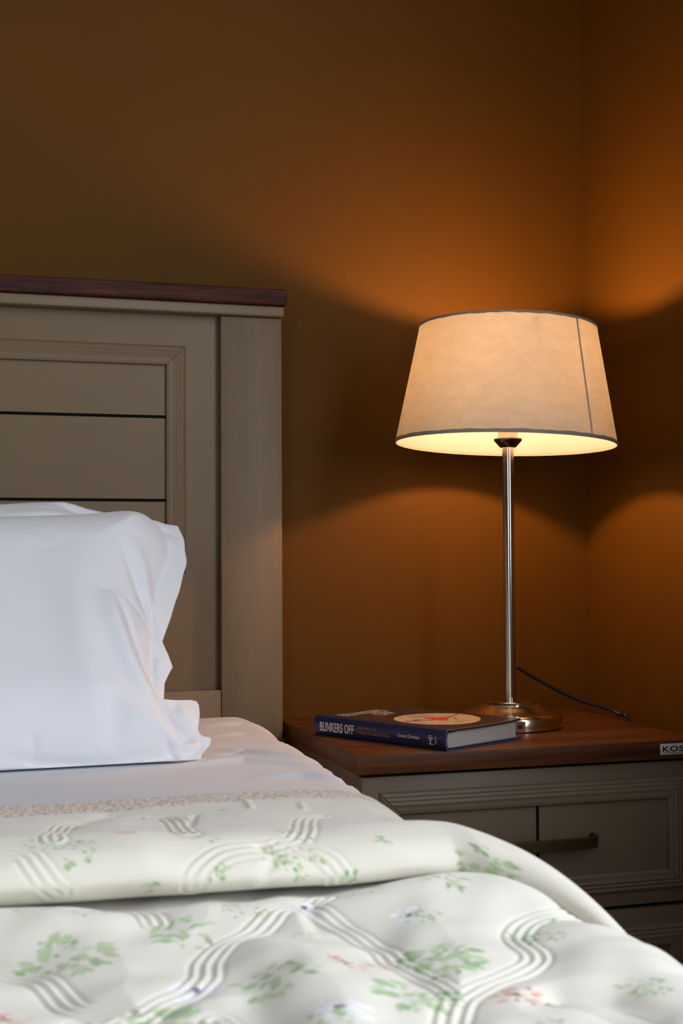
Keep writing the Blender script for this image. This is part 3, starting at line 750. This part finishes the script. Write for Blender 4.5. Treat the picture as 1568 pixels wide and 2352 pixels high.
gc = (.1580, .0830); gr = .0600
def disc(name, pts, mat, dz, label=None):
    bm = bmesh.new(); c = bm.verts.new(cv(sum(p[0] for p in pts)/len(pts), sum(p[1] for p in pts)/len(pts), dz))
    vs = [bm.verts.new(cv(u, v, dz)) for u, v in pts]; lo_ = [bm.verts.new(cv(u, v, -.0004)) for u, v in pts]
    for k in range(len(vs)):
        j = (k+1) % len(vs); bm.faces.new((c, vs[k], vs[j])); bm.faces.new((vs[k], lo_[k], lo_[j], vs[j]))
    return from_bm(name, bm, mat, cover, label=label)
disc('globe_print', [(gc[0]+gr*math.cos(t), gc[1]+gr*math.sin(t)) for t in np.linspace(0, 2*math.pi, 72, endpoint=False)], PRB, .00045, 'round beige globe printed on the cover')
def blob(cu, cv_, pts, dz, mat, name): disc(name, [(cu+u, cv_+v) for u, v in pts], mat, dz)
blob(.122, .083, [(-.012, -.010), (.000, -.016), (.010, -.012), (.014, .004), (.022, .014), (.010, .024), (-.004, .026), (-.014, .016), (-.018, .002)], .00060, PRG, 'landmass_print')
blob(.158, .040, [(-.016, -.004), (.004, -.008), (.020, -.002), (.012, .006), (-.006, .008)], .00060, PRG, 'landmass_print')
blob(.200, .085, [(-.006, -.010), (.006, -.006), (.004, .010), (-.006, .008)], .00060, PRG, 'landmass_print')
blob(.158, .086, [(-.020, -.008), (-.014, -.014), (-.006, -.010), (.002, -.016), (.012, -.012), (.020, -.010), (.018, .000), (.012, .006), (.006, .010), (.006, .022), (-.002, .026), (-.006, .016), (-.010, .010), (-.012, .002), (-.020, .000)], .00075, PRR, 'red_country_print')
bm = bmesh.new(); DK = plain('cover_print_dark', (.05, .02, .015), .5)
for a_, b_ in (((.143, .050), (.166, .066)), ((.150, .025), (.152, .060)), ((.165, .110), (.180, .098)), ((.158, .108), (.150, .139))):
    bm = bmesh.new(); tube(bm, [cv(*a_, .0007), cv(*b_, .0007)], .00055, 5); from_bm('pointer_print', bm, DK, cover)

# ------------------------------------------------------------------ table lamp
LX, LY = .8137, 1.8235
lamp = empty('table_lamp', (LX, LY, NZ), 'lit table lamp with a tapered linen shade on a slim steel stem', 'table lamp')
def lth(name, prof, mat, parent=lamp, n=96, capT=False, capB=False, c=(LX, LY, NZ), tilt=None, ang=30, label=None):
    bm = bmesh.new(); R = lathe(bm, prof, c, n, tilt)
    if capB: cap(bm, R[0])
    if capT: cap(bm, R[-1])
    o = from_bm(name, bm, mat, parent, label=label); auto_smooth(o, ang); return o
base = lth('base', [(.0740, .0005), (.0755, .0020), (.0757, .0165), (.0745, .0190), (.0715, .0205), (.0702, .0212), (.0695, .0222), (.0655, .0228), (.0610, .0243), (.0545, .0272), (.0490, .0300), (.0430, .0330), (.0385, .0349), (.0365, .0352)],
    BRUSH, capB=True, capT=True, label='stepped round metal base')
lth('base_disc', [(.0360, .0345), (.0372, .0352), (.0374, .0385), (.0368, .0392), (.0100, .0394)], CHROME, capB=True, capT=True, label='polished disc under the stem')
lth('pole', [(.0089, .0390), (.0089, .4160)], NICKEL, n=48, capB=True, capT=True)
lth('socket_cup', [(.0088, .4150), (.0118, .4145), (.0138, .4165), (.0208, .4245), (.0213, .4262), (.0210, .4275), (.0150, .4282)], plain('dark_chrome', (.16, .14, .13), .18, metal=1), capB=True, capT=True, label='dark cup under the bulb')
lth('socket', [(.0150, .4283), (.0150, .4700)], plain('socket_white', (.7, .68, .6), .5), n=32, capB=True, capT=True)
# bulb
bmb, N, L, P = new_mat('lit_bulb'); P.inputs['Base Color'].default_value = (0, 0, 0, 1)
P.inputs['Emission Color'].default_value = (1, .51, .22, 1); P.inputs['Emission Strength'].default_value = 680
BZ = .530; br = .019
lth('bulb_neck', [(.0118, .4702), (.0118, .486), (.0090, .500), (.0080, .5124)], plain('bulb_neck_white', (.7, .68, .62), .5), n=32, capB=True, capT=True)
lth('bulb', [(.0078, .5126)]+[(br*math.cos(a), BZ+br*math.sin(a)) for a in np.linspace(-1.14, 1.52, 20)], bmb, n=32, capB=True, capT=True, label='glowing frosted bulb')
# shade
FAB, N, L, P = new_mat('linen_shade')
N.remove(P); out = N['Material Output']
df = N.new('ShaderNodeBsdfDiffuse'); tr = N.new('ShaderNodeBsdfTranslucent'); mx = N.new('ShaderNodeMixShader')
tc = N.new('ShaderNodeTexCoord'); mp = N.new('ShaderNodeMapping'); mp.inputs['Scale'].default_value = (1, 1, 2.5); L.new(tc.outputs['Object'], mp.inputs[0])
n1_ = N.new('ShaderNodeTexNoise'); n1_.inputs['Scale'].default_value = 420; n1_.inputs['Detail'].default_value = 4; L.new(mp.outputs[0], n1_.inputs[0])
n2_ = N.new('ShaderNodeTexNoise'); n2_.inputs['Scale'].default_value = 30; n2_.inputs['Detail'].default_value = 4; L.new(mp.outputs[0], n2_.inputs[0])
rp = N.new('ShaderNodeValToRGB'); L.new(n1_.outputs[0], rp.inputs[0])
rp.color_ramp.elements[0].position = .27; rp.color_ramp.elements[0].color = (.50, .43, .37, 1); rp.color_ramp.elements[1].position = .46; rp.color_ramp.elements[1].color = (.73, .64, .49, 1)
rp2 = N.new('ShaderNodeValToRGB'); L.new(n2_.outputs[0], rp2.inputs[0]); rp2.color_ramp.elements[0].color = (.90, .90, .90, 1); rp2.color_ramp.elements[0].position = .3; rp2.color_ramp.elements[1].position = .7
ml = N.new('ShaderNodeMixRGB'); ml.blend_type = 'MULTIPLY'; ml.inputs[0].default_value = 1; L.new(rp.outputs[0], ml.inputs[1]); L.new(rp2.outputs[0], ml.inputs[2])
L.new(ml.outputs[0], df.inputs[0]); L.new(ml.outputs[0], tr.inputs[0]); mx.inputs[0].default_value = .27
L.new(df.outputs[0], mx.inputs[1]); L.new(tr.outputs[0], mx.inputs[2]); L.new(mx.outputs[0], out.inputs[0])
def translucent(name, dcol, tcol, f):
    m, N, L, P = new_mat(name); N.remove(P); df = N.new('ShaderNodeBsdfDiffuse'); tr = N.new('ShaderNodeBsdfTranslucent'); mx = N.new('ShaderNodeMixShader')
    df.inputs[0].default_value = (*dcol, 1); tr.inputs[0].default_value = (*tcol, 1); mx.inputs[0].default_value = f
    L.new(df.outputs[0], mx.inputs[1]); L.new(tr.outputs[0], mx.inputs[2]); L.new(mx.outputs[0], N['Material Output'].inputs[0]); return m
LIN = translucent('shade_lining', (.40, .42, .46), (.80, .80, .78), .36)
TRIM = plain('shade_trim', (.30, .25, .21), .8)
SC0 = Vector((LX-.0015, LY, NZ+.5060))                    # middle of the shade
TL = (Matrix.Rotation(.030, 4, _v) @ Matrix.Rotation(-.022, 4, _r0)).to_3x3()
RB, RT, HH = .1640, .1315, .0870
sh = lth('shade', [(RB, -HH), (RT, HH)], FAB, c=SC0, tilt=TL, n=128, label='tapered linen shade')
lth('lining', [(RB-.0012, -HH+.0005), (RT-.0012, HH-.0005)], LIN, parent=sh, c=SC0, tilt=TL, n=128, label='white inner lining')
def ring(name, r, z, hw, th, wav, seed):
    bm = bmesh.new(); n = 160; rows = []
    rr = random.Random(seed); ph = [rr.uniform(0, 6) for _ in range(4)]
    sl = (RT-RB)/(2*HH)
    for k in range(n):
        a = 2*math.pi*k/n; wv = 1+wav*(math.sin(13*a+ph[0])+math.sin(29*a+ph[1])+.6*math.sin(53*a+ph[2]))/2.6
        s = 1 if z < 0 else -1
        pr = [(-th, 0), (th, 0), (th, s*hw*wv), (-th, s*hw*.8)]
        row = []
        for (dr_, dz) in pr:
            R_ = r+dr_+sl*dz; row.append(bm.verts.new(TL @ Vector((R_*math.cos(a), R_*math.sin(a), z+dz))+SC0))
        rows.append(row)
    for k in range(n):
        for i in range(4): bm.faces.new((rows[k][i], rows[k][(i+1) % 4], rows[(k+1) % n][(i+1) % 4], rows[(k+1) % n][i]))
    auto_smooth(from_bm(name, bm, TRIM, sh, label='grey brown bound edge'), 40)
ring('bottom_trim', RB, -HH-.0012, .0052, .0012, .16, 1); ring('top_trim', RT, HH+.0010, .0038, .0010, .30, 2)
# overlapped seam of the linen
bm = bmesh.new(); am = math.atan2(-.93, .62); 
def seam(am, wdt, mat, nm):
    bm = bmesh.new(); rows = []
    for i in range(13):
        t = i/12; z = -HH+.004+(2*HH-.007)*t; r = RB+(RT-RB)*(z+HH)/(2*HH)+.0007
        rows.append([bm.verts.new(TL @ Vector((r*math.cos(am+k*wdt/r), r*math.sin(am+k*wdt/r), z))+SC0) for k in (-.5, 0, .5)]+
                    [bm.verts.new(TL @ Vector(((r-.0005)*math.cos(am+k*wdt/r), (r-.0005)*math.sin(am+k*wdt/r), z))+SC0) for k in (.5, 0, -.5)])
    for i in range(12):
        for k in range(6): bm.faces.new((rows[i][k], rows[i][(k+1) % 6], rows[i+1][(k+1) % 6], rows[i+1][k]))
    bm.faces.new(rows[0]); bm.faces.new(rows[-1]); from_bm(nm, bm, mat, sh)
seam(math.radians(-24)-YAW*1.0-.45, .0035, translucent('shade_seam', (.70, .61, .50), (.70, .60, .50), .27), 'seam')
# wire carrier
bm = bmesh.new()
for k in range(3):
    a = 2*math.pi*k/3+.4; tube(bm, [Vector((LX, LY, NZ+.4720)), SC0+TL @ Vector((.06*math.cos(a), .06*math.sin(a), HH-.05)), SC0+TL @ Vector(((RT-.0025)*math.cos(a), (RT-.0025)*math.sin(a), HH-.012))], .0012, 6)
from_bm('shade_carrier', bm, CHROME, lamp)
# socket plate on the base
az = math.atan2(-LY, -LX)+math.radians(8.5)
def on_base(r, da, z): return Vector((LX+r*math.cos(az+da), LY+r*math.sin(az+da), NZ+z))
bm = bmesh.new(); R_ = .0766
o0 = on_base(.0745, 0, .0); tx = Vector((-math.sin(az), math.cos(az), 0)); nx = Vector((math.cos(az), math.sin(az), 0))
vs = []
for dn in (-.004, .0022):
    for (s_, z_) in ((-.010, .0012), (.010, .0012), (.010, .0168), (-.010, .0168)): vs.append(bm.verts.new(o0+tx*s_+nx*dn+Vector((0, 0, z_))))
for f in ((0, 1, 2, 3), (4, 7, 6, 5), (0, 4, 5, 1), (1, 5, 6, 2), (2, 6, 7, 3), (3, 7, 4, 0)): bm.faces.new([vs[i] for i in f])
bmesh.ops.bevel(bm, geom=list(bm.edges), offset=.0006, segments=2, affect='EDGES')
swp = from_bm('switch_plate', bm, CHROME, lamp, label='small chrome plate on the rim of the base')
bm = bmesh.new(); tube(bm, [o0+nx*.0015+tx*.0022+Vector((0, 0, .0095)), o0+nx*.0034+tx*.0022+Vector((0, 0, .0095))], .0034, 20)
from_bm('switch_button', bm, CORD, swp, label='round black button')
# cord
pts = [(LX+.0290, LY+.0680, NZ+.0090), (LX+.0340, LY+.0760, NZ+.014), (LX+.0345, LY+.0760, NZ+.045), (LX+.0330, LY+.0700, NZ+.074)]
for (x, y, Yd) in ((1184, 1533, 1.885), (1220, 1553, 1.888), (1280, 1586, 1.888), (1320, 1604, 1.885), (1345, 1613, 1.880), (1400, 1629, 1.868), (1422, 1641, 1.856)):
    pts.append(tuple(on_y(x, y, Yd)))
pts += [(1.0165, 1.843, .5520), (1.0200, 1.840, .520), (1.0250, 1.842, .40), (1.0300, 1.86, .20), (1.0300, 1.88, .05)]
bm = bmesh.new(); tube(bm, spline(pts, 8), .0028, 10); from_bm('power_cord', bm, CORD, lamp, smooth=True, label='black power cord')
